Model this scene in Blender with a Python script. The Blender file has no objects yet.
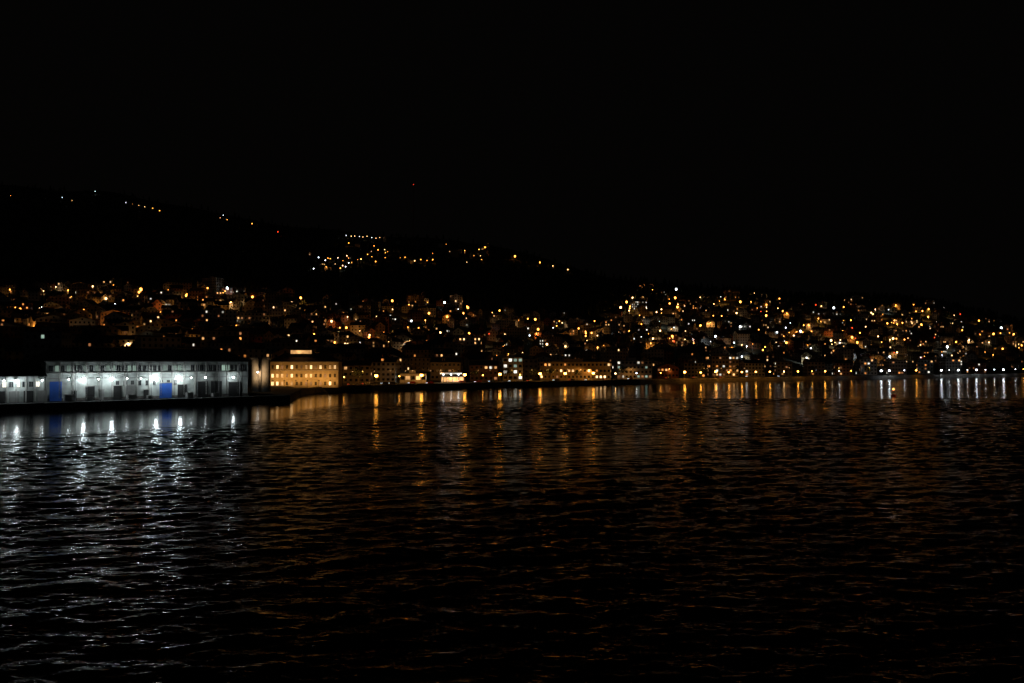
import bpy, math, random
import numpy as np
from mathutils import Vector
random.seed(7); rng=np.random.RandomState(5)
F=796.0; H=15.0; HR=362.0
scene=bpy.context.scene
scene.view_settings.view_transform='Standard'; scene.view_settings.look='None'; scene.view_settings.exposure=0

# ---------------------------------------------------------------- materials
def mat(name,col,rough=0.8,noise=0.25,scale=0.6,metal=0.0):
    m=bpy.data.materials.new(name); m.use_nodes=True; nt=m.node_tree
    b=nt.nodes['Principled BSDF']; b.inputs['Roughness'].default_value=rough; b.inputs['Metallic'].default_value=metal
    tc=nt.nodes.new('ShaderNodeTexCoord'); nz=nt.nodes.new('ShaderNodeTexNoise')
    nz.inputs['Scale'].default_value=scale; nz.inputs['Detail'].default_value=3
    nt.links.new(tc.outputs['Object'],nz.inputs['Vector'])
    cr=nt.nodes.new('ShaderNodeValToRGB')
    cr.color_ramp.elements[0].position=0.3; cr.color_ramp.elements[1].position=0.7
    cr.color_ramp.elements[0].color=tuple(c*(1-noise) for c in col)+(1,)
    cr.color_ramp.elements[1].color=tuple(min(1,c*(1+noise)) for c in col)+(1,)
    nt.links.new(nz.outputs['Fac'],cr.inputs['Fac']); nt.links.new(cr.outputs['Color'],b.inputs['Base Color'])
    return m
def emi(name,col,strength,sample=False,vary=0.0,scale=0.15):
    m=bpy.data.materials.new(name); m.use_nodes=True; nt=m.node_tree
    b=nt.nodes['Principled BSDF']; b.inputs['Base Color'].default_value=(0.1,0.1,0.1,1)
    b.inputs['Emission Color'].default_value=tuple(col)+(1,); b.inputs['Emission Strength'].default_value=strength
    if vary>0:
        tc=nt.nodes.new('ShaderNodeTexCoord'); nz=nt.nodes.new('ShaderNodeTexNoise'); nz.inputs['Scale'].default_value=scale
        nt.links.new(tc.outputs['Object'],nz.inputs['Vector'])
        mr=nt.nodes.new('ShaderNodeMapRange'); mr.inputs['From Min'].default_value=0.35; mr.inputs['From Max'].default_value=0.65
        mr.inputs['To Min'].default_value=strength*(1-vary); mr.inputs['To Max'].default_value=strength*(1+vary)
        nt.links.new(nz.outputs['Fac'],mr.inputs['Value']); nt.links.new(mr.outputs['Result'],b.inputs['Emission Strength'])
    m.cycles.emission_sampling='AUTO' if sample else 'NONE'
    return m
M={}
M['wall_white']=mat('painted_white_timber',(0.6,0.58,0.54),0.7,0.12)
M['wall_cream']=mat('cream_render',(0.5,0.42,0.3),0.8,0.15)
M['wall_ochre']=mat('ochre_render',(0.5,0.38,0.2),0.8,0.25,.4)
M['wall_red']=mat('red_timber',(0.22,0.08,0.04),0.8,0.15)
M['wall_grey']=mat('grey_render',(0.28,0.28,0.27),0.85,0.15)
M['wall_brick']=mat('brick',(0.26,0.15,0.1),0.85,0.2)
M['concrete']=mat('weathered_concrete',(0.33,0.33,0.31),0.85,0.3,0.35)
M['ware']=mat('warehouse_render',(0.4,0.43,0.41),0.85,0.4,0.28)
M['roof']=mat('slate_roof',(0.04,0.04,0.045),0.6,0.3)
M['roof_tile']=mat('tile_roof',(0.12,0.06,0.04),0.75,0.3)
M['glass_dark']=mat('dark_window_glass',(0.015,0.018,0.02),0.12,0.2)
M['frame']=mat('window_frame',(0.5,0.5,0.48),0.6,0.1)
M['metal']=mat('galvanised_steel',(0.2,0.2,0.2),0.5,0.2,2,0.6)
M['blue']=mat('blue_door_paint',(0.02,0.1,0.45),0.6,0.1)
M['dark']=mat('black_rubber',(0.02,0.02,0.02),0.8,0.2)
M['asphalt']=mat('asphalt',(0.07,0.07,0.07),0.85,0.3,0.5)
M['kerb']=mat('kerb_granite',(0.35,0.34,0.32),0.8,0.2,2)
M['paint']=mat('road_paint',(0.75,0.75,0.72),0.6,0.1)
M['stone']=mat('seawall_stone',(0.14,0.13,0.12),0.85,0.4,0.8)
M['added_bank']=mat('added_bank_granite',(0.34,0.31,0.27),0.85,0.6,0.9)  # stone of the bank added to catch lamplight
M['foliage']=mat('foliage',(0.05,0.07,0.03),0.9,0.5,0.3)
M['bark']=mat('bark',(0.09,0.07,0.05),0.9,0.3,3)
M['canopy']=mat('white_canopy_panel',(0.75,0.75,0.73),0.4,0.05)
M['redpaint']=mat('red_paint',(0.5,0.03,0.02),0.5,0.1)
M['w_warm']=emi('lit_window_warm',(1,0.5,0.17),1.2,vary=0.8)
M['w_orange']=emi('lit_window_orange',(1,0.34,0.07),1.0,vary=0.8)
M['w_white']=emi('lit_window_white',(0.95,0.9,0.75),1.1,vary=0.7)
M['w_dim']=emi('lit_window_curtained',(1,0.4,0.15),0.25,vary=0.8)
M['w_bright']=emi('lit_window_bright',(1,0.6,0.26),2.4,vary=0.6)
M['w_green']=emi('lit_window_fluorescent',(0.55,0.8,0.65),0.35,vary=0.6)
M['l_orange']=emi('sodium_lamp',(1,0.34,0.05),8)
M['l_warm']=emi('warm_lamp',(1,0.54,0.2),8)
M['l_white']=emi('white_lamp',(0.85,0.95,1.0),6)
M['l_red']=emi('red_lamp',(1,0.08,0.02),3)
M['f_orange']=emi('sodium_lamp_glass',(1,0.38,0.045),30,True)
M['f_white']=emi('floodlight_glass',(0.86,0.97,1.0),120,True)
M['f_white2']=emi('led_lamp_glass',(0.86,0.94,1.0),20,True)
M['f_warm']=emi('warm_lamp_glass',(1,0.55,0.2),28,True)

# ---------------------------------------------------------------- mesh builder
class B:
    def __init__(s): s.v=[];s.f=[];s.m=[];s.mats=[]
    def mi(s,k):
        if k not in s.mats: s.mats.append(k)
        return s.mats.index(k)
    def face(s,pts,k):
        n=len(s.v); s.v.extend(pts); s.f.append(tuple(range(n,n+len(pts)))); s.m.append(s.mi(k))
    def box(s,x0,x1,y0,y1,z0,z1,k,T=None):
        p=[(x0,y0,z0),(x1,y0,z0),(x1,y1,z0),(x0,y1,z0),(x0,y0,z1),(x1,y0,z1),(x1,y1,z1),(x0,y1,z1)]
        if T: p=[T(*q) for q in p]
        n=len(s.v); s.v.extend(p); i=s.mi(k)
        for f in ((0,1,5,4),(1,2,6,5),(2,3,7,6),(3,0,4,7),(4,5,6,7),(3,2,1,0)):
            s.f.append(tuple(n+a for a in f)); s.m.append(i)
    def cyl(s,x,y,z0,z1,r0,r1,k,n=10,T=None):
        b=len(s.v); i=s.mi(k)
        for z,r in((z0,r0),(z1,r1)):
            for j in range(n):
                a=2*math.pi*j/n; q=(x+r*math.cos(a),y+r*math.sin(a),z); s.v.append(T(*q) if T else q)
        for j in range(n):
            s.f.append((b+j,b+(j+1)%n,b+n+(j+1)%n,b+n+j)); s.m.append(i)
        s.f.append(tuple(b+n+j for j in range(n))); s.m.append(i)
        s.f.append(tuple(b+n-1-j for j in range(n))); s.m.append(i)
    def ball(s,x,y,z,r,k,sz=1.0):
        b=len(s.v); i=s.mi(k); n=6
        s.v.append((x,y,z-r*sz))
        for ph in (-0.5,0.5):
            for j in range(n):
                a=2*math.pi*j/n; s.v.append((x+r*math.cos(a)*math.cos(ph*1.3),y+r*math.sin(a)*math.cos(ph*1.3),z+r*sz*math.sin(ph*1.3)))
        s.v.append((x,y,z+r*sz))
        for j in range(n):
            q=(j+1)%n
            s.f.append((b,b+1+q,b+1+j)); s.m.append(i)
            o=b+1; s.f.append((o+j,o+q,o+n+q,o+n+j)); s.m.append(i)
            o=b+1+n; s.f.append((o+j,o+q,b+1+2*n)); s.m.append(i)
    def mesh(s,name):
        me=bpy.data.meshes.new(name); me.from_pydata([tuple(map(float,p)) for p in s.v],[],s.f)
        for k in s.mats: me.materials.append(M[k])
        me.polygons.foreach_set('material_index',s.m); me.update(); return me
    def obj(s,name,loc=(0,0,0),rot=0,parent=None):
        o=bpy.data.objects.new(name,s.mesh(name)); scene.collection.objects.link(o)
        o.location=loc; o.rotation_euler=(0,0,rot)
        if parent: o.parent=parent
        return o
def empty(name,loc=(0,0,0),rot=0):
    o=bpy.data.objects.new(name,None); scene.collection.objects.link(o); o.location=loc; o.rotation_euler=(0,0,rot); return o
COL={'l_orange':(1,.42,.09),'l_warm':(1,.6,.28),'l_white':(.85,.95,1),'l_red':(1,.1,.05),'l_gold':(1,.52,.16)}
def spot(x,y,z,d,kind,P,parent,size=125):
    """aimed spot for lanterns and added facade fills: throws its light inland and down, not out over the sea"""
    ld=bpy.data.lights.new('lantern_or_fill_light','SPOT'); ld.energy=P; ld.color=COL[kind]; ld.shadow_soft_size=.2; ld.spot_size=math.radians(size); ld.spot_blend=.6
    o=bpy.data.objects.new('lantern_or_fill_light',ld); scene.collection.objects.link(o); o.location=(x,y,z)
    o.rotation_euler=Vector(d).to_track_quat('-Z','Y').to_euler(); o.parent=parent

# ---------------------------------------------------------------- terrain definition
A=np.array([-150.5,234.0]); T_=np.array([0.726,0.688]); N_=np.array([-0.688,0.726])
def lineY(c,off):
    o=A+off*N_; s=(-o[0]+c*o[1])/(T_[0]-T_[1]*c); return o[1]+T_[1]*s
def line_s(px,off=10.0):
    c=(px-512)/F; o=A+off*N_; return (-o[0]+c*o[1])/(T_[0]-T_[1]*c)
KS_px=[291,300,315,350,450,600,700,790,900,1000,1040,1100,1400]
KS_Y =[303,360,385,410,450,525,600,660,740,830,900,1350,2000]
def shoreY(px):
    px=np.asarray(px,float)
    a=lineY((np.minimum(px,291)-512)/F,5.0)
    b=np.interp(px,KS_px,KS_Y)
    return np.where(px<=290,a,b)
KP=[-300,0,100,200,300,350,400,450,500,560,620,660,700,800,900,1000,1060,1100,1400]
K_RT=[285,285,283,283,288,292,297,300,305,318,300,296,296,300,303,322,338,348,358]
K_RR=[178,184,192,206,228,233,236,239,246,262,279,284,288,293,299,316,328,342,352]
K_YT=[950,950,950,950,1000,1000,1050,1050,1100,1150,1200,1200,1250,1300,1350,1350,1600,1900,2600]
K_YR=[2000,2000,2000,2000,2000,2000,2000,2000,1950,1900,1800,1750,1700,1650,1650,1700,2000,2400,3200]
def prof(px):
    s=shoreY(px); D1=s+85.0
    z1=3.2; r1=HR-F*(z1-H)/D1
    return s,D1,r1,np.interp(px,KP,K_YT),np.interp(px,KP,K_RT),np.interp(px,KP,K_YR),np.interp(px,KP,K_RR)
def zt(px,Y):
    px=np.asarray(px,float);Y=np.asarray(Y,float)
    s,D1,r1,YT,rT,YR,rR=prof(px)
    u=(np.log(Y)-np.log(D1))/(np.log(YT)-np.log(D1)); u=np.clip(u,0,1)
    v=np.clip((np.log(Y)-np.log(YT))/(np.log(YR)-np.log(YT)),0,1)
    row=np.where(Y<YT,r1+(rT-r1)*u,rT+(rR-rT)*v)
    z=H+(HR-row)*Y/F
    nz=(np.sin(px/31.0+3*np.log(Y))+np.sin(px/17.0+1.3)*0.6+np.sin(px/53.0-9*np.log(Y)))*0.0016*Y
    z=z+nz*np.clip((Y-D1)/250.0,0,1)
    z=np.where(Y>YR,z*np.exp(-(Y-YR)/2500.0),z)
    flat=2.5+0.7*np.clip((Y-s-55)/30.0,0,1)
    z=np.where(Y<D1,flat,z)
    z=np.where(Y<s,-4.0,z)
    return z
def Yof(px,row):
    s,D1,r1,YT,rT,YR,rR=[float(q) for q in prof(px)]
    if row>=rT:
        u=(row-r1)/(rT-r1); return math.exp(math.log(D1)+max(0,u)*(math.log(YT)-math.log(D1)))
    v=min(1,(row-rT)/(rR-rT)); return math.exp(math.log(YT)+v*(math.log(YR)-math.log(YT)))
def XY(px,Y): return ((px-512)/F*Y,Y)

pxs=np.linspace(-300,1400,430); nr=150
V=[]
for i,p in enumerate(pxs):
    s=float(shoreY(p))
    ys=np.concatenate([[s-3,s-0.2,s+0.2,s+10,s+30,s+55,s+70,s+85],np.geomspace(s+90,6500,nr)])
    zz=zt(np.full(ys.shape,p),ys); zz[0]=-4; zz[1]=-4
    V.append(np.stack([(p-512)/F*ys,ys,zz],1))
V=np.array(V); ni,nj=V.shape[:2]
idx=np.arange(ni*nj).reshape(ni,nj)
q=np.stack([idx[:-1,:-1],idx[1:,:-1],idx[1:,1:],idx[:-1,1:]],-1).reshape(-1,4)
me=bpy.data.meshes.new('hillside_terrain'); me.from_pydata(V.reshape(-1,3).tolist(),[],q.tolist())
M['ground']=mat('hillside_ground',(0.05,0.055,0.035),0.95,0.5,0.03)
me.materials.append(M['ground']); o=bpy.data.objects.new('hillside_terrain',me); scene.collection.objects.link(o)

# ---------------------------------------------------------------- sea
ys=[12.0]
while ys[-1]<330: ys.append(ys[-1]+max(0.16,min(0.42,ys[-1]*0.004)))
while ys[-1]<6000: ys.append(ys[-1]*1.012)
ys=np.array(ys); cs=np.linspace(-1.0,1.0,620)
C,Yg=np.meshgrid(cs,ys,indexing='ij'); X=C*Yg
Z=np.zeros_like(X)
space=np.maximum(np.gradient(ys)[None,:],Yg*(cs[1]-cs[0])*0.7)
for k in range(64):
    lam=1.1*(9/1.1)**(rng.rand()**1.5); kk=2*math.pi/lam
    th=-math.pi/2+0.25+rng.randn()*0.5
    a=0.022*lam/(2*math.pi)*(1.0 if lam<4 else 0.5)
    w=np.clip((lam/space-2.2)/1.5,0,1)
    ph=rng.rand()*6.28
    arg=kk*(math.cos(th)*X+math.sin(th)*Yg)+ph+0.6*np.sin(X/lam/5+k)*np.sin(Yg/lam/7+2*k)
    Z+=w*a*(np.sin(arg)+0.25*np.sin(2*arg+1.5))
patch=0.85+0.3*np.sin(X/23+1)*np.sin(Yg/31)+0.2*np.sin(X/9-Yg/14)
S=shoreY(C*F+512)                                     # water in the lee of the shore is calmer
lee=(S-Yg)/S+0.02*np.sin(X/11.0)+0.012*np.sin(X/4.3+2)
lee=np.clip((lee-0.29)/0.07,0,1); lee=lee*lee*(3-2*lee)
chop=np.clip(0.18+0.82*lee,0,1)
chop=np.where(C*F+512>1045,0.5,chop)
amp=chop*patch
Z*=amp
V=np.stack([X,Yg,Z],-1); ni,nj=V.shape[:2]
idx=np.arange(ni*nj,dtype=np.int32).reshape(ni,nj)
q=np.stack([idx[:-1,:-1],idx[1:,:-1],idx[1:,1:],idx[:-1,1:]],-1).reshape(-1,4)
me=bpy.data.meshes.new('sea_water')
me.vertices.add(ni*nj); me.vertices.foreach_set('co',V.reshape(-1).astype(np.float32))
me.loops.add(q.size); me.loops.foreach_set('vertex_index',q.reshape(-1).astype(np.int32))
me.polygons.add(len(q)); me.polygons.foreach_set('loop_start',np.arange(0,q.size,4,dtype=np.int32))
me.polygons.foreach_set('use_smooth',np.ones(len(q),dtype=bool))
me.update(calc_edges=True)
at=me.attributes.new('chop','FLOAT','POINT'); at.data.foreach_set('value',amp.reshape(-1).astype(np.float32))
m=bpy.data.materials.new('sea_water'); m.use_nodes=True; nt=m.node_tree; b=nt.nodes['Principled BSDF']
b.inputs['Base Color'].default_value=(0.002,0.003,0.004,1); b.inputs['Roughness'].default_value=0.09; b.inputs['IOR'].default_value=1.333
b.inputs['Specular IOR Level'].default_value=0.11
tc=nt.nodes.new('ShaderNodeTexCoord')
mp=nt.nodes.new('ShaderNodeMapping'); mp.inputs['Scale'].default_value=(0.6,1.3,1); mp.inputs['Rotation'].default_value=(0,0,0.25)
n1=nt.nodes.new('ShaderNodeTexNoise'); n1.inputs['Scale'].default_value=1.6; n1.inputs['Detail'].default_value=2
bp=nt.nodes.new('ShaderNodeBump'); bp.inputs['Distance'].default_value=0.15
an=nt.nodes.new('ShaderNodeAttribute'); an.attribute_name='chop'
nt.links.new(an.outputs['Fac'],bp.inputs['Strength'])
nt.links.new(tc.outputs['Object'],mp.inputs['Vector']); nt.links.new(mp.outputs['Vector'],n1.inputs['Vector'])
nt.links.new(n1.outputs['Fac'],bp.inputs['Height']); nt.links.new(bp.outputs['Normal'],b.inputs['Normal'])
me.materials.append(m); o=bpy.data.objects.new('sea_water',me); scene.collection.objects.link(o)

# ---------------------------------------------------------------- quay
ang=math.atan2(T_[1],T_[0])
def qloc(s,off,z=0): p=A+off*N_+s*T_; return (p[0],p[1],z)
q=B()
s_end=93.0
q.box(-90,s_end,0,40,-4,2.3,'stone'); q.box(-90,s_end,-0.12,0.5,2.3,2.62,'kerb')
for i in range(46):
    x=-88+i*4.0
    if i%2==0: q.box(x,x+0.5,-0.55,-0.13,-0.6,1.9,'dark')
    if i%4==1: q.cyl(x,1.2,2.3,2.85,0.22,0.3,'metal')
q.box(-90,s_end-0.1,0.6,39.9,2.3,2.5,'asphalt')
q.obj('concrete_quay',qloc(0,0),ang)

def winrow(b,x0,x1,n,z0,z1,wfrac,keys,y=-0.06,frame=None):
    st=(x1-x0)/n
    for i in range(n):
        c=x0+(i+0.5)*st; w=st*wfrac/2
        k=keys(i) if callable(keys) else keys
        if frame:
            b.box(c-w-0.12,c+w+0.12,y,0.0,z0-0.12,z1+0.12,frame)
            b.box(c-w,c+w,y-0.03,y-0.003,z0,z1,k)
            b.box(c-0.04,c+0.04,y-0.06,y-0.033,z0,z1,frame)
        else: b.box(c-w,c+w,y,-0.003,z0,z1,k)

# ---- warehouse
s0=line_s(46); L=line_s(248)-s0
wh=empty('port_warehouse',qloc(s0,10,2.5),ang)
D=24; EH=12.9
b=B(); b.box(0,L,0,D,0,EH,'ware'); b.box(-0.1,L+0.1,-0.1,-0.003,0,0.9,'stone')
n=17
for i in range(n+1):
    x=i*L/n; b.box(max(0,x-0.25),min(L,x+0.25),-0.3,-0.103,0.9,EH-0.5,'concrete') 
b.box(0,L,-0.45,-0.003,7.0,7.35,'wall_grey'); b.box(0,L,-0.5,-0.003,8.9,9.05,'wall_grey')
b.obj('walls',parent=wh)
b=B(); b.face([(-.6,-.9,EH),(L+.6,-.9,EH),(L-5,D/2,EH+4.4),(5,D/2,EH+4.4)],'roof')
b.face([(L+.6,D+.9,EH),(-.6,D+.9,EH),(5,D/2,EH+4.4),(L-5,D/2,EH+4.4)],'roof')
b.face([(-.6,D+.9,EH),(-.6,-.9,EH),(5,D/2,EH+4.4)],'roof'); b.face([(L+.6,-.9,EH),(L+.6,D+.9,EH),(L-5,D/2,EH+4.4)],'roof')
b.box(-.6,L+.6,-.95,-.7,EH-0.35,EH-0.02,'metal')
b.box(-.6,L+.6,-.69,-.01,EH-0.12,EH-0.03,'roof')
for x in (12,26,40,54): b.box(x,x+2.2,8,10,EH+2,EH+5,'wall_grey')
b.obj('roof',parent=wh)
b=B()
winrow(b,0.6,L*0.66,26,9.5,11.3,0.6,lambda i:'w_green' if random.random()<0.3 else 'glass_dark',frame='wall_grey',y=-0.1)
winrow(b,L*0.68,L-0.6,13,9.4,11.4,0.7,lambda i:'w_green' if random.random()<0.12 else 'glass_dark',frame='wall_grey',y=-0.1)
winrow(b,L*0.30,L*0.62,9,4.6,6.2,0.35,'glass_dark',frame='wall_grey',y=-0.1)
b.obj('windows',parent=wh)
b=B()
def door(p0,p1,z1,k):
    a=line_s(p0)-s0; c=line_s(p1)-s0
    b.box(a,c,-0.3,-0.11,0.05,z1,k); b.box(a-0.2,c+0.2,-0.45,-0.301,z1,z1+0.3,'concrete')
    for j in range(1,6):
        z=z1*j/6; b.box(a,c,-0.34,-0.303,z-0.04,z+0.04,k)
door(50,62,6.3,'blue'); door(160,172,5.2,'blue'); door(197,208,5.6,'dark'); door(211,222,5.6,'dark'); door(229,241,5.2,'dark')
door(72,77,3.2,'dark'); door(86,95,4.6,'dark'); door(99,104,3.2,'wall_grey'); door(114,122,4.6,'dark'); door(126,135,4.6,'wall_grey'); door(144,149,3,'dark'); door(178,187,4.6,'dark')
b.obj('doors',parent=wh)
b=B()
for p in (67,82,97,110,125,139,154,178,189,203,231):
    x=line_s(p)-s0
    b.box(x-0.06,x+0.06,-2.2,-0.46,7.4,7.5,'metal'); b.box(x-0.4,x+0.4,-2.6,-2.1,7.4,7.62,'metal')
    r={82:.48,110:.48,154:.6,178:.55,231:.33}.get(p,.17)
    b.ball(x,-2.35,6.95,r,'f_white')
b.obj('wall_lamps',parent=wh)
b=B()
for i in range(1,9):
    x=i*L/8.5; b.cyl(x+0.6,-0.6,0,EH-0.4,0.1,0.1,'metal',6)
b.obj('downpipes',parent=wh)
for p,w,h in ((132,2.6,1.6),(150,1.5,1.2),(190,2.2,1.9),(90,2,1.3),(70,3,2.2),(216,2.4,1.5)):
    b=B(); 
    for j in range(4): b.box(-w/2,w/2,-0.8+j*0.42,-0.5+j*0.42,0,0.14,'bark')
    b.box(-w/2,w/2,-0.8,0.8,0.145,h,'wall_grey'); b.box(-w/2-0.04,w/2+0.04,-0.1,0.1,0.143,h+0.03,'dark')
    b.obj('cargo_pallet',qloc(line_s(p,6),6,2.5),ang)

# ---- left shed
sL=line_s(-75); L2=line_s(44)-sL
sh=empty('harbour_shed',qloc(sL,9,2.5),ang)
b=B(); b.box(0,L2,0,22,0,8.3,'ware')
for i in range(0,13): b.box(i*L2/12-0.2 if i else 0,min(L2,i*L2/12+0.2),-0.25,-0.003,0,8,'concrete')
b.obj('walls',parent=sh)
b=B(); b.face([(-.5,-1.4,8.2),(L2+.5,-1.4,8.2),(L2+.5,11,13.2),(-.5,11,13.2)],'roof'); b.face([(L2+.5,23,8.2),(-.5,23,8.2),(-.5,11,13.2),(L2+.5,11,13.2)],'roof')
b.face([(L2,-.01,8.2),(L2,22,8.2),(L2,11,12.9)],'wall_grey'); b.box(-.5,L2+.5,-1.5,-1.3,7.95,8.19,'metal'); b.obj('roof',parent=sh)
b=B(); winrow(b,1,L2-1,16,4.8,6.4,0.6,lambda i:'w_white' if random.random()<0.35 else 'glass_dark',frame='wall_grey',y=-0.1); b.obj('windows',parent=sh)
b=B()
for i in range(8):
    x=2+i*L2/8; b.box(x,x+2.6,-0.14,-0.003,0,3.6,'wall_grey' if i%2 else 'dark')
b.obj('doors',parent=sh)
b=B()
for p in (-30,3,16,41):
    x=line_s(p,9)-sL; b.box(x-0.3,x+0.3,-2.2,-0.02,7.1,7.2,'metal'); b.ball(x,-2.0,6.8,0.2 if p!=16 else 0.42,'f_white')
b.obj('wall_lamps',parent=sh)

# ---------------------------------------------------------------- generic house into builder
def house(b,x,y,z,w,d,h,rot,wall,roof,lit,palette,floors,gable=True,rh=3.0,wsize=(1.1,1.4),base=5,sides=True):
    cr,sr=math.cos(rot),math.sin(rot)
    def P(a,c,e): return (x+a*cr-c*sr,y+a*sr+c*cr,z+e)
    x0,x1=-w/2,w/2; y0,y1=-d/2,d/2
    b.box(x0,x1,y0,y1,-base,h,wall,P)
    e=0.5
    if gable==1:
        b.face([P(x0-e,y0-e,h-.3),P(x1+e,y0-e,h-.3),P(x1+e,0,h+rh),P(x0-e,0,h+rh)],roof)
        b.face([P(x1+e,y1+e,h-.3),P(x0-e,y1+e,h-.3),P(x0-e,0,h+rh),P(x1+e,0,h+rh)],roof)
        b.face([P(x0,y0,h),P(x0,y1,h),P(x0,0,h+rh-.3)],wall); b.face([P(x1,y0,h),P(x1,y1,h),P(x1,0,h+rh-.3)],wall)
        cx=random.uniform(x0*.6,x1*.6); b.box(cx-.4,cx+.4,0.3,1.1,h+rh*.5,h+rh+1.1,'wall_brick',P)
        if random.random()<.4:
            cx=random.uniform(x0*.5,x1*.5); b.box(cx-1,cx+1,y0*.7,0,h,h+rh*.75,wall,P)
            b.box(cx-.6,cx+.6,y0*.7-.06,y0*.7-.004,h+rh*.25,h+rh*.65,random.choice(palette) if random.random()<lit*1.5 else 'glass_dark',P)
    elif gable==2:
        b.face([P(x0-e,y0-e,h-.3),P(0,y0-e,h+rh),P(0,y1+e,h+rh),P(x0-e,y1+e,h-.3)],roof)
        b.face([P(x1+e,y0-e,h-.3),P(x1+e,y1+e,h-.3),P(0,y1+e,h+rh),P(0,y0-e,h+rh)],roof)
        b.face([P(x0,y0,h),P(x1,y0,h),P(0,y0,h+rh-.3)],wall)
        b.box(-.5,.5,y0-.06,y0-.004,h+.2,h+1.4,random.choice(palette) if random.random()<lit else 'glass_dark',P)
        b.box(1,1.7,1,1.7,h,h+rh+1,'wall_brick',P)
    else:
        b.box(x0-.2,x1+.2,y0-.2,y1+.2,h,h+.4,roof,P); b.box(x0*.3,x1*.2,y0*.3,y1*.4,h+.4,h+2.2,wall,P)
    fh=h/floors
    nc=max(2,int(w/2.7)); st=w/nc; ww,wh_=wsize
    for fl in range(floors):
        zc=fl*fh+fh*.55; cl=random.random()
        for i in range(nc):
            xc=x0+(i+.5)*st; p=lit*(1.8 if cl<.4 else .6)
            k=random.choice(palette) if random.random()<p else 'glass_dark'
            b.box(xc-ww/2,xc+ww/2,y0-.07,y0-.004,zc-wh_/2,zc+wh_/2,k,P)
        if sides:
            nd=max(1,int(d/3.4)); sd=d/nd
            for sx in (-1,1):
                for i in range(nd):
                    yc=y0+(i+.5)*sd; k=random.choice(palette) if random.random()<lit*.9 else 'glass_dark'
                    xx=x0 if sx<0 else x1
                    a,c=(xx-.07,xx-.004) if sx<0 else (xx+.004,xx+.07)
                    b.box(a,c,yc-ww/2,yc+ww/2,zc-wh_/2,zc+wh_/2,k,P)

# ---- silo
sx,sy=XY(261,335)
b=B(); b.cyl(-1.9,0,0,13.6,1.9,1.9,'concrete',20); b.cyl(1.95,0,0,13.6,1.9,1.9,'concrete',20); b.box(-3.9,3.95,-1.6,1.6,13.6,14.3,'wall_grey')
b.box(-.5,.5,-2.2,-1.6,0,13.4,'metal'); b.cyl(-1.9,0,14.3,15.0,.5,.4,'metal'); b.box(-.2,.2,-6,-2.2,8.6,8.75,'metal'); b.ball(0,-6,8.3,.3,'f_white2')
so_=b.obj('twin_silo',(sx,sy,2.5),0.1)
spot(0,-6.5,7.5,(0,1,.1),'l_warm',1500,so_,120)

# ---- orange lit building
cx,cy=XY(304,388)
cb=empty('harbour_office_building',(cx,cy,2.5),0.1); W=33
b=B(); b.box(-W/2,W/2,0,16,0,12.6,'wall_ochre'); b.box(-W/2-.2,W/2+.2,-.25,-.003,8.2,8.6,'wall_cream'); b.box(-W/2-.3,W/2+.3,-.35,-.003,12.2,12.62,'wall_cream'); b.obj('walls',parent=cb)
b=B(); e=.8
b.face([(-W/2-e,-e,12.65),(W/2+e,-e,12.65),(W/2-6,8,17),(-W/2+6,8,17)],'roof_tile'); b.face([(W/2+e,16+e,12.65),(-W/2-e,16+e,12.65),(-W/2+6,8,17),(W/2-6,8,17)],'roof_tile')
b.face([(-W/2-e,16+e,12.65),(-W/2-e,-e,12.65),(-W/2+6,8,17)],'roof_tile'); b.face([(W/2+e,-e,12.65),(W/2+e,16+e,12.65),(W/2-6,8,17)],'roof_tile')
b.box(-8,4,4,10,14.5,19,'wall_cream'); b.box(-8.3,4.3,3.7,10.3,19,19.4,'roof'); b.box(-7,3,3.93,3.997,16.6,18.2,'w_warm'); b.obj('roof',parent=cb)
b=B()
for z in (1.2,5.0,9.2): winrow(b,-W/2+.5,W/2-.5,14,z,z+1.7,.42,lambda i:random.choice(['w_warm','w_bright','w_dim','w_bright','glass_dark','glass_dark']),frame='wall_ochre',y=-.1)
b.obj('windows',parent=cb)
b=B()
for i in range(6):
    x=-W/2+2.9+i*5.4; b.cyl(x,-6,0,3.4,.08,.06,'metal',6); b.box(x-.3,x+.3,-6.4,-5.9,3.4,3.8,'metal')
fo=b.obj('added_uplights',parent=cb)  # uplights added to brighten the ochre front
for i in range(6): spot(-W/2+2.9+i*5.4,-5.8,3.7,(0,1,.3),'l_gold',(800,1150,750,1100,900,1200)[i],fo,120)

# ---- waterfront buildings
def front(name,px0,px1,dY,ztop,floors,wall,lit,pal,gable=0,roof='roof',d=14,rh=3,ws=(1.6,1.5)):
    pc=(px0+px1)/2; Y=float(shoreY(pc))+dY; w=(px1-px0)/F*Y; x,y=XY(pc,Y+d/2); z=float(zt(pc,Y))
    b=B(); house(b,0,0,0,w,d,ztop-z,random.uniform(-.15,.15),wall,roof,lit,pal,floors,gable,rh,ws,base=1)
    return b.obj(name,(x,y,z))
WP=['w_warm','w_orange','w_dim','w_dim','w_white']
front('waterfront_hotel',540,611,38,15,3,'wall_ochre',.35,['w_warm','w_bright','w_orange','w_dim'],0,ws=(1.3,1.5))
front('glass_office_building',503,523,48,18,4,'wall_white',.42,['w_white','w_white','w_green'],0,ws=(2.0,1.8))
front('waterfront_office_building',614,650,35,16,4,'wall_white',.28,['w_green','w_white','w_dim'],0)
front('boathouse',654,676,32,11,2,'wall_red',.12,WP,2)
front('waterfront_shop',400,426,40,8,1,'wall_white',.7,['w_white','w_warm'],0,ws=(2.4,2.2))
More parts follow.
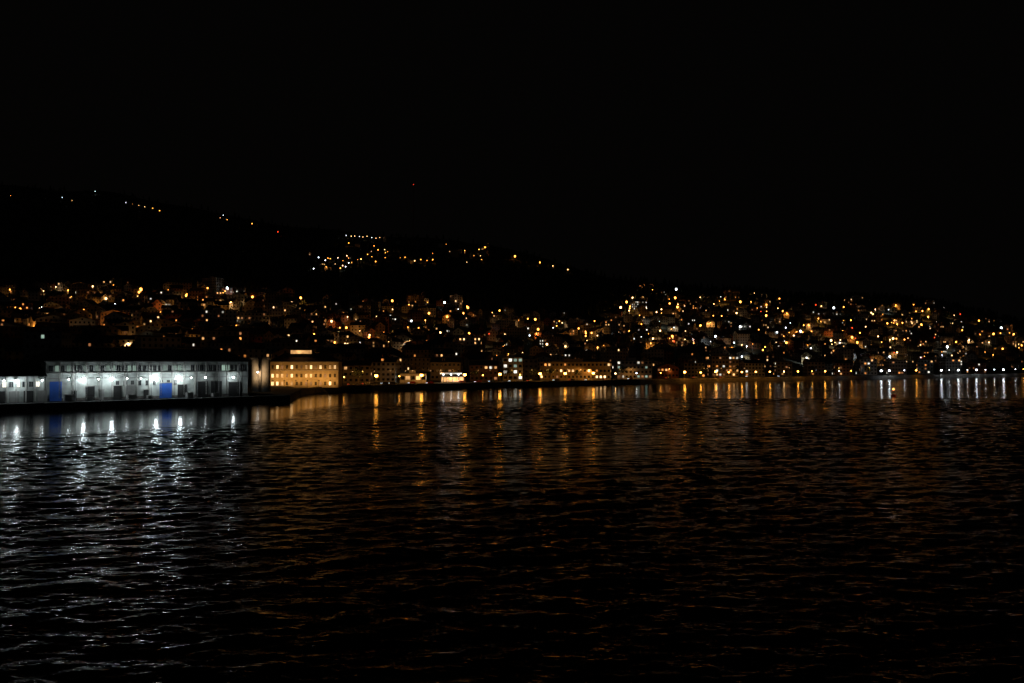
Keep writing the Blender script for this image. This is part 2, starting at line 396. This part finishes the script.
for (a,c,d,zt_,fl,wl,li,g) in [(470,498,52,13,3,'wall_brick',.08,1),(345,372,52,13,3,'wall_cream',.08,1),(682,703,45,14,4,'wall_grey',.08,0),(708,736,55,20,5,'wall_cream',.3,0),(742,762,50,14,4,'wall_white',.08,1),(775,790,60,15,4,'wall_grey',.1,0),
    (805,822,50,15,4,'wall_cream',.08,1),(834,850,45,14,4,'wall_brick',.06,1),(858,874,55,18,5,'wall_white',.12,0),(886,903,50,16,4,'wall_white',.12,0),(915,930,60,17,4,'wall_grey',.08,0),(942,957,60,18,5,'wall_white',.08,0),(970,982,50,14,3,'wall_red',.06,1),
    (374,398,62,15,4,'wall_white',.1,1),(432,462,72,15,3,'wall_cream',.08,1),(524,538,75,17,4,'wall_grey',.1,0)]:
    front('waterfront_apartment_block',a,c,d,zt_,fl,wl,li,WP,g)
x,y=XY(48,330); b=B(); house(b,0,0,0,14,12,24,.2,'wall_grey','roof',.05,['w_green'],6,0); b.obj('grain_elevator',(x,y,float(zt(48,330))))

# ---- petrol station
px=451; Y=float(shoreY(px))+30; x,y=XY(px,Y)
ps=empty('petrol_station',(x,y,2.5),.08)
b=B(); b.box(-6.5,6.5,-4,4,5.2,6.1,'canopy'); b.box(-6.55,6.55,-4.06,-4.003,5.35,5.95,'w_white'); b.obj('canopy',parent=ps)
b=B()
for xx in(-4.5,4.5): b.box(xx-.2,xx+.2,-.2,.2,0,5.2,'metal')
b.obj('columns',parent=ps)
b=B()
for xx in(-4.4,-1.5,2,5): b.box(xx-.9,xx-.3,-1.6,-.9,0,1.6,'canopy'); b.box(xx-.8,xx-.4,-1.65,-1.603,1,1.4,'w_white')
b.obj('fuel_pumps',parent=ps)
b=B(); b.box(-6,8,6,12,0,3.8,'wall_white'); b.box(-6.3,8.3,5.7,12.3,3.8,4.3,'roof')
for i in range(6): b.box(-5.6+i*2.25,-3.7+i*2.25,5.93,5.997,.5,3.2,'w_warm')
b.obj('kiosk',parent=ps)
b=B()
for xx in (-4.5,0,4.5): b.ball(xx,-2,5.0,.55,'f_white2',.5)
b.obj('canopy_lamps',parent=ps)

# ---------------------------------------------------------------- road along the shore
def strip(o0,o1,z,key,p0=318,p1=1030,n=140,dash=None):
    b=B(); pp=np.linspace(p0,p1,n)
    for i in range(n-1):
        if dash and i%2: continue
        a,c=pp[i],pp[i+1]; ya,yc=float(shoreY(a)),float(shoreY(c))
        P=[XY(a,ya+o0),XY(c,yc+o0),XY(c,yc+o1),XY(a,ya+o1)]
        b.face([(u,v,z) for u,v in P],key)
    return b
def solidstrip(name,o0,o1,z0,z1,key,p0=318,p1=1030,n=140,toe=0):
    b=B(); pp=np.linspace(p0,p1,n)
    for i in range(n-1):
        a,c=pp[i],pp[i+1]; ya,yc=float(shoreY(a)),float(shoreY(c))
        P=[XY(a,ya+o0),XY(c,yc+o0),XY(c,yc+o1),XY(a,ya+o1)]
        Q=[XY(a,ya+o0-toe),XY(c,yc+o0-toe)]
        b.face([(u,v,z1) for u,v in P],key)
        b.face([(Q[0][0],Q[0][1],z0),(Q[1][0],Q[1][1],z0),(P[1][0],P[1][1],z1),(P[0][0],P[0][1],z1)],key)
        b.face([(P[3][0],P[3][1],z0),(P[2][0],P[2][1],z0),(P[2][0],P[2][1],z1),(P[3][0],P[3][1],z1)],key)
    b.obj(name)
solidstrip('sea_wall',-1.2,0.5,-3,2.9,'stone',300,640)
solidstrip('added_lamplit_bank',-1.2,0.5,-1.0,2.7,'added_bank',640,1035,toe=7)  # sloping bank added so the lamps light a visible strip
solidstrip('pavement',1,10,2.4,2.64,'kerb')
strip(10.0,24,2.51,'asphalt').obj('seafront_road')
strip(16.9,17.1,2.516,'paint',dash=True,n=240).obj('road_centre_line')

# ---- street lamps and an added facade-fill row
def lampmesh(kind,r=.36,h=5.0):
    b=B(); b.cyl(0,0,0,h,.11,.07,'metal',8); b.cyl(0,0,0,.5,.2,.18,'metal',8)
    b.box(-.05,.05,-1.8,.05,h,h+.1,'metal'); b.box(-.3,.3,-2.5,-1.5,h+.02,h+.25,'metal'); b.ball(0,-2.0,h-.2-r*.3,r,kind,.75)
    return b.mesh('facade_fill_lamp')
LM={'o':lampmesh('f_orange',.38),'O':lampmesh('f_orange',1.0,5.6),'w':lampmesh('f_white2',.4),'W':lampmesh('f_white2',1.0),'y':lampmesh('f_warm',.5),'r':lampmesh('f_orange',.7)}
b=B(); b.cyl(0,0,0,7.5,.11,.07,'metal',8); b.cyl(0,0,0,.5,.2,.18,'metal',8); b.box(-.05,.05,-.05,1.8,7.5,7.6,'metal'); b.box(-.3,.3,1.5,2.5,7.45,7.7,'metal'); b.box(-.22,.22,1.6,2.4,7.4,7.448,'l_warm'); LM['i']=b.mesh('facade_fill_lamp')
def slamp(px,dY,k):
    Y=float(shoreY(px))+dY; x,y=XY(px,Y); o=bpy.data.objects.new('facade_fill_lamp',LM[k]); scene.collection.objects.link(o); o.location=(x,y,2.5)
    if k=='i': spot(0,2,7.3,(0,.75,-.65),'l_orange',random.choice([300,700,1300]),o,130)  # added fill spot thrown on the facades behind
for p,k in [(320,'O'),(345,'o'),(377,'O'),(400,'o'),(422,'O'),(465,'O'),(483,'o'),(500,'O'),(520,'o'),(540,'O'),(565,'O'),(593,'O'),(615,'y'),(636,'w'),(660,'o'),(684,'O'),(700,'r'),(715,'O'),(728,'r'),(741,'r'),(755,'r'),(769,'r'),
            (783,'y'),(797,'r'),(811,'o'),(824,'r'),(838,'w'),(850,'o'),(880,'W'),(888,'W'),(903,'w'),(915,'r'),(940,'W'),(948,'w'),(957,'W'),(966,'w'),(975,'W'),(984,'w'),(993,'w'),(1002,'W'),(1014,'w'),(1022,'o')]:
    slamp(p,9 if p<640 else 2.5,k)
for p in (333,352,362,374,390,405,412,430,440,478,490,512,532,548,556,568,580,590,604,620,632,645,670,708,722,745,790,840,870): slamp(p,26,'i')  # second lamp row, added inland to brighten the facades

# ---- cars
def carmesh(col):
    key='car_'+str(len(M)); M[key]=mat('car_paint_'+str(len(M)),col,.3,.05)
    b=B(); prof=[(-2.1,.35),(2.1,.35),(2.15,.75),(1.95,.95),(1.0,1.02),(.45,1.42),(-1.1,1.45),(-1.75,1.0),(-2.1,.92)]
    n=len(prof); 
    def ins(p): return .84 if p[1]<=1.1 else .66
    Lf=[(p[0],-ins(p),p[1]) for p in prof]; Rt=[(p[0],ins(p),p[1]) for p in prof]
    b.face(Lf,key); b.face(Rt[::-1],key)
    for i in range(n):
        j=(i+1)%n; b.face([Lf[i],Lf[j],Rt[j],Rt[i]],'glass_dark' if i in(4,6) else key)
    b.face([(.75,-.80,1.08),(.4,-.72,1.36),(-1.0,-.72,1.38),(-1.45,-.80,1.08)],'glass_dark')
    for xx in(-1.3,1.3):
        for yy in(-.86,.66):
            bb=len(b.v); m=12
            for s in(yy,yy+.2):
                for j in range(m): a=2*math.pi*j/m; b.v.append((xx+.33*math.cos(a),s,.33+.33*math.sin(a)))
            i=b.mi('dark')
            for j in range(m): b.f.append((bb+j,bb+(j+1)%m,bb+m+(j+1)%m,bb+m+j)); b.m.append(i)
            b.f.append(tuple(range(bb,bb+m))); b.m.append(i); b.f.append(tuple(range(bb+m,bb+2*m))); b.m.append(i)
    b.box(-2.16,-2.11,-.7,-.4,.7,.85,'l_red'); b.box(-2.16,-2.11,.4,.7,.7,.85,'l_red')
    b.box(2.16,2.2,-.7,-.4,.6,.75,'l_white'); b.box(2.16,2.2,.4,.7,.6,.75,'l_white')
    return b.mesh('parked_car')
CM=[carmesh(c) for c in((.5,.5,.5),(.03,.03,.04),(.35,.03,.02),(.05,.1,.3),(.7,.7,.7))]
for p in (352,366,385,392,412,430,462,478,492,512,530,556,572,588,606,630,668,695,722,748,780):
    Y=float(shoreY(p))+random.choice([13,20]); x,y=XY(p,Y); o=bpy.data.objects.new('parked_car',random.choice(CM)); scene.collection.objects.link(o); o.location=(x,y,2.515)
    y2=float(shoreY(p+4)); x1,y1=XY(p+4,y2); x0_,y0_=XY(p,float(shoreY(p))); o.rotation_euler=(0,0,math.atan2(y1-y0_,x1-x0_)+(math.pi if random.random()<.5 else 0))

# ---- trees
def treemesh():
    b=B(); b.cyl(0,0,0,3.2,.25,.14,'bark',7)
    for j in range(7):
        a=j*.9; r=1.6+random.random(); z=3+random.random()*2.8
        p0=Vector((0,0,2.6)); p1=Vector((math.cos(a)*r,math.sin(a)*r,z))
        s=Vector((.07,0,0)); t=Vector((0,.07,0))
        b.face([p0-s,p0+s,p1],'bark'); b.face([p0-t,p0+t,p1],'bark')
    for j in range(420):
        a=random.random()*6.28; u=random.random()**.4; ph=math.asin(random.uniform(-.8,1))
        R=2.6*(1+.3*math.sin(3*a+1)*math.cos(2*ph)); c=Vector((R*u*math.cos(a)*math.cos(ph),R*u*math.sin(a)*math.cos(ph),5+2.3*u*math.sin(ph)))
        d=[Vector((random.gauss(0,.25),random.gauss(0,.25),random.gauss(0,.2))) for _ in range(3)]
        b.face([c+d[0],c+d[1],c+d[2]],'foliage')
    return b.mesh('broadleaf_tree')
TM=[treemesh() for _ in range(3)]
for p in (338,358,447,474,507,534,550,577,603,622,652,673,705,738,766,796,812,836,868,910,932):
    Y=float(shoreY(p))+random.uniform(30,36); x,y=XY(p,Y); o=bpy.data.objects.new('broadleaf_tree',random.choice(TM)); scene.collection.objects.link(o); o.location=(x,y,2.5); s=random.uniform(.9,1.4); o.scale=(s,s,s); o.rotation_euler=(0,0,random.random()*6)

# ---------------------------------------------------------------- hillside town
hb=B(); walls=['wall_white','wall_white','wall_cream','wall_cream','wall_ochre','wall_ochre','wall_grey','wall_brick','wall_red']
def density(px,row):
    if px>1034: return 0
    top=np.interp(px,[0,100,250,320,400,500,560,610,640,700,800,900,1000,1034],[292,285,290,300,303,308,318,322,286,290,303,304,318,340])
    if row>top: return 1.0
    if 306<px<352 and 255<row<272: return .5
    if 340<px<495 and 240<row<262: return .35
    return 0
placed=[]
def tryplace(px,row):
    Y=Yof(px,row); x,y=XY(px,Y)
    for (a,c,r) in placed[-400:]:
        if abs(a-x)<r and abs(c-y)<r: return
    near=Y<650
    if Y<float(shoreY(px))+110: return
    w=random.uniform(11,20) if near else random.uniform(8,13); d=random.uniform(9,12)
    fl=random.choice([3,3,4]) if near else random.choice([2,2,3]); h=fl*3.0
    if random.random()<.06: w*=1.8; fl+=2; h=fl*3
    placed.append((x,y,w*.85))
    lit=random.choice([0,.02,.05,.09,.14,.24])
    if row<285: lit=min(lit,.05)
    pal=random.choice([['w_warm','w_orange','w_dim'],['w_warm','w_bright','w_dim'],['w_orange','w_dim','w_orange'],['w_bright','w_warm','w_dim'],['w_white','w_white','w_dim']])
    g=random.choice([1,1,2,2,0]) if fl<5 else 0
    house(hb,x,y,float(zt(px,Y)),w,d,h,random.uniform(-.6,.6)+(px-512)/F*-.5,random.choice(walls),random.choice(['roof','roof','roof_tile']),lit,pal,fl,g,random.uniform(2.5,4),base=6)
N=0
while N<2650:
    px=random.uniform(-60,1034); row=random.uniform(236,372); N+=1
    if random.random()<density(px,row): tryplace(px,row)
hb.obj('hillside_houses')

# ---------------------------------------------------------------- hillside lamps
lb=B(); lights=[]
def hl(px,row,kind,r=None,power=0,hgt=7):
    Y=Yof(px,row+hgt*F/900*.5); x,y=XY(px,Y); z=float(zt(px,Y))
    if r is None: r=.55*Y/900
    lb.cyl(x,y,z,z+hgt,.12,.08,'metal',5); lb.ball(x,y,z+hgt+r*.6,r,kind)
    if power>0: lights.append((x,y-.9,z+hgt-.2,kind,power))
for p,r_,k,s in [(60,196,'l_white',.5),(70,199,'l_warm',.3),(93,192,'l_white',.55),(124,203,'l_white',.45),(131,204,'l_orange',.5),(137,205,'l_warm',.35),(143,206,'l_warm',.5),(151,207,'l_orange',.65),(158,209,'l_orange',.65),(222,213,'l_white',.5),(219,216,'l_warm',.35),(226,218,'l_orange',.5),(251,222,'l_orange',.75),(277,232,'l_red',.8),(8,196,'l_orange',.3),
    (515,257,'l_orange',1.7),(540,264,'l_orange',1.1),(553,267,'l_warm',.7),(568,270,'l_warm',.8),(485,246,'l_orange',1.2),(479,248,'l_orange',1),(405,256,'l_orange',.9),(318,259,'l_white',.8)]:
    hl(p,r_,k,s*1.3,0)
for i in range(11): hl(346+i*4.2+random.uniform(-.6,.6),237+random.uniform(-.5,1),'l_warm' if i%3 else 'l_white',.65,0)
for i in range(16): hl(random.uniform(310,352),random.uniform(257,270),random.choice(['l_orange','l_warm','l_white']),random.uniform(.4,.9),random.choice([0,0,300]))
for i in range(30): hl(random.uniform(345,495),random.uniform(242,262),random.choice(['l_orange','l_orange','l_warm']),random.uniform(.35,1.0),random.choice([0,0,300]))
hl(140,292,'l_orange',1.8,3500); hl(148,296,'l_red',1.1,1200)
cnt=0
while cnt<480:
    px=random.uniform(-20,1030); row=random.uniform(284,362)
    if density(px,row)<1: continue
    if px<640 and random.random()<.33: continue
    cnt+=1
    k=random.choices(['l_orange','l_warm','l_white','l_red'],[.56,.28,.08 if px<640 else .2,.04])[0]
    Y=Yof(px,row)
    hl(px,row,k,random.choice([.35,.45,.6,.75,.9,1.25])*Y/900,random.choice([0,0,0,1500,3500]) if k!='l_red' else 0)
lo=lb.obj('hillside_street_lamps')
for t in lights: spot(t[0],t[1],t[2],(0,.78,-.62),t[3],t[4],lo,135)
for px,row,P in [(385,343,12000),(376,341,8000),(440,346,9000),(452,347,6000),(135,336,6000),(105,330,4500),(330,328,4500),(590,340,5000),(240,330,4500),(60,322,4500),(205,318,4000),(300,335,4500),(420,330,4500),(700,340,5000),(735,350,5000),(830,335,4500),(160,312,3500),(30,335,4000),(360,322,3500),(400,318,3500)]:
    Y=Yof(px,row); x,y=XY(px,Y-14); spot(x,y,float(zt(px,Y-14))+5,(0,1,.05),'l_orange',P,lo,130)  # added spots without fixtures, warming the house fronts

# ---------------------------------------------------------------- forest
fb=B()
for i in range(5200):
    px=random.uniform(-60,1040)
    s,D1,r1,YT,rT,YR,rR=[float(q) for q in prof(px)]
    row=random.uniform(rR,max(rT+6,rR+8)) if i>700 else random.uniform(rT,350)
    Y=Yof(px,row); x,y=XY(px,Y); z=float(zt(px,Y)); h=random.uniform(7,15) if i>700 else random.uniform(5,9); w=h*.28
    n=6; k=fb.mi('foliage')
    for lv in range(3):
        b0=len(fb.v); zb=z+h*(.12+.26*lv); zz=z+h*min(1,.55+.24*lv); ww=w*(1-.27*lv)
        for j in range(n):
            a=6.283*j/n+lv; r=ww*random.uniform(.6,1.2); fb.v.append((x+r*math.cos(a),y+r*math.sin(a),zb+random.uniform(-.4,.4)))
        fb.v.append((x,y,zz))
        for j in range(n): fb.f.append((b0+j,b0+(j+1)%n,b0+n)); fb.m.append(k)
fb.obj('distant_forest')

# ---------------------------------------------------------------- radio mast
px=413; Y=1960; x,y=XY(px,Y); z=float(zt(px,Y)); b=B(); Hm=H+(HR-184)*Y/F-z
for sx_,sy_ in((-1,-1),(1,-1),(0,1)):
    b.cyl(sx_*1.2,sy_*1.2,0,Hm,.25,.15,'redpaint',5)
for i in range(int(Hm/4)):
    zz=i*4; b.face([(-1.2,-1.2,zz),(-1.2,-1.2,zz+.3),(1.2,-1.2,zz+4.3),(1.2,-1.2,zz+4)],'metal'); b.face([(1.2,-1.2,zz),(1.2,-1.2,zz+.3),(0,1.2,zz+4.3),(0,1.2,zz+4)],'metal')
M['l_mast']=emi('mast_beacon',(1,.05,.02),.9)
b.ball(0,0,Hm+1,1.4,'l_mast'); b.obj('radio_mast',(x,y,z))

# ---------------------------------------------------------------- buoy
x,y=XY(893,350); b=B(); b.cyl(0,0,-.6,.6,1.1,1.1,'redpaint',16); b.cyl(0,0,.6,.9,1.1,.5,'redpaint',16)
for a in range(4): 
    t=a*math.pi/2; b.cyl(.4*math.cos(t),.4*math.sin(t),.85,2.6,.05,.05,'metal',6)
b.cyl(0,0,2.6,2.75,.5,.5,'metal',12); M['l_buoy']=emi('buoy_lamp',(1,.3,.06),8); b.ball(0,0,3.05,.45,'l_buoy'); b.obj('navigation_buoy',(x,y,0))

# ---------------------------------------------------------------- world, moon, camera
w=bpy.data.worlds.new('World'); scene.world=w; w.use_nodes=True; nt=w.node_tree; bg=nt.nodes['Background']
sky=nt.nodes.new('ShaderNodeTexSky'); sky.sky_type='NISHITA'; sky.sun_disc=False; sky.sun_elevation=math.radians(-3); sky.sun_rotation=math.radians(200)
mul=nt.nodes.new('ShaderNodeVectorMath'); mul.operation='SCALE'; mul.inputs['Scale'].default_value=.001
nt.links.new(sky.outputs['Color'],mul.inputs[0])
add=nt.nodes.new('ShaderNodeVectorMath'); add.operation='ADD'; add.inputs[1].default_value=(.0010,.0009,.0008)
nt.links.new(mul.outputs['Vector'],add.inputs[0]); nt.links.new(add.outputs['Vector'],bg.inputs['Color']); bg.inputs['Strength'].default_value=1
sd=bpy.data.lights.new('moon','SUN'); sd.energy=.005; sd.angle=math.radians(.5); sd.color=(.8,.88,1); so=bpy.data.objects.new('moon',sd); scene.collection.objects.link(so); so.rotation_euler=(math.radians(50),0,math.radians(-30))
cd=bpy.data.cameras.new('camera'); cd.lens=36*F/1024; cd.sensor_width=36; cd.clip_end=20000; cd.clip_start=.5
co=bpy.data.objects.new('camera',cd); scene.collection.objects.link(co); co.location=(0,0,H)
co.rotation_euler=(math.radians(90)+math.atan((HR-341.5)/F),0,0); scene.camera=co
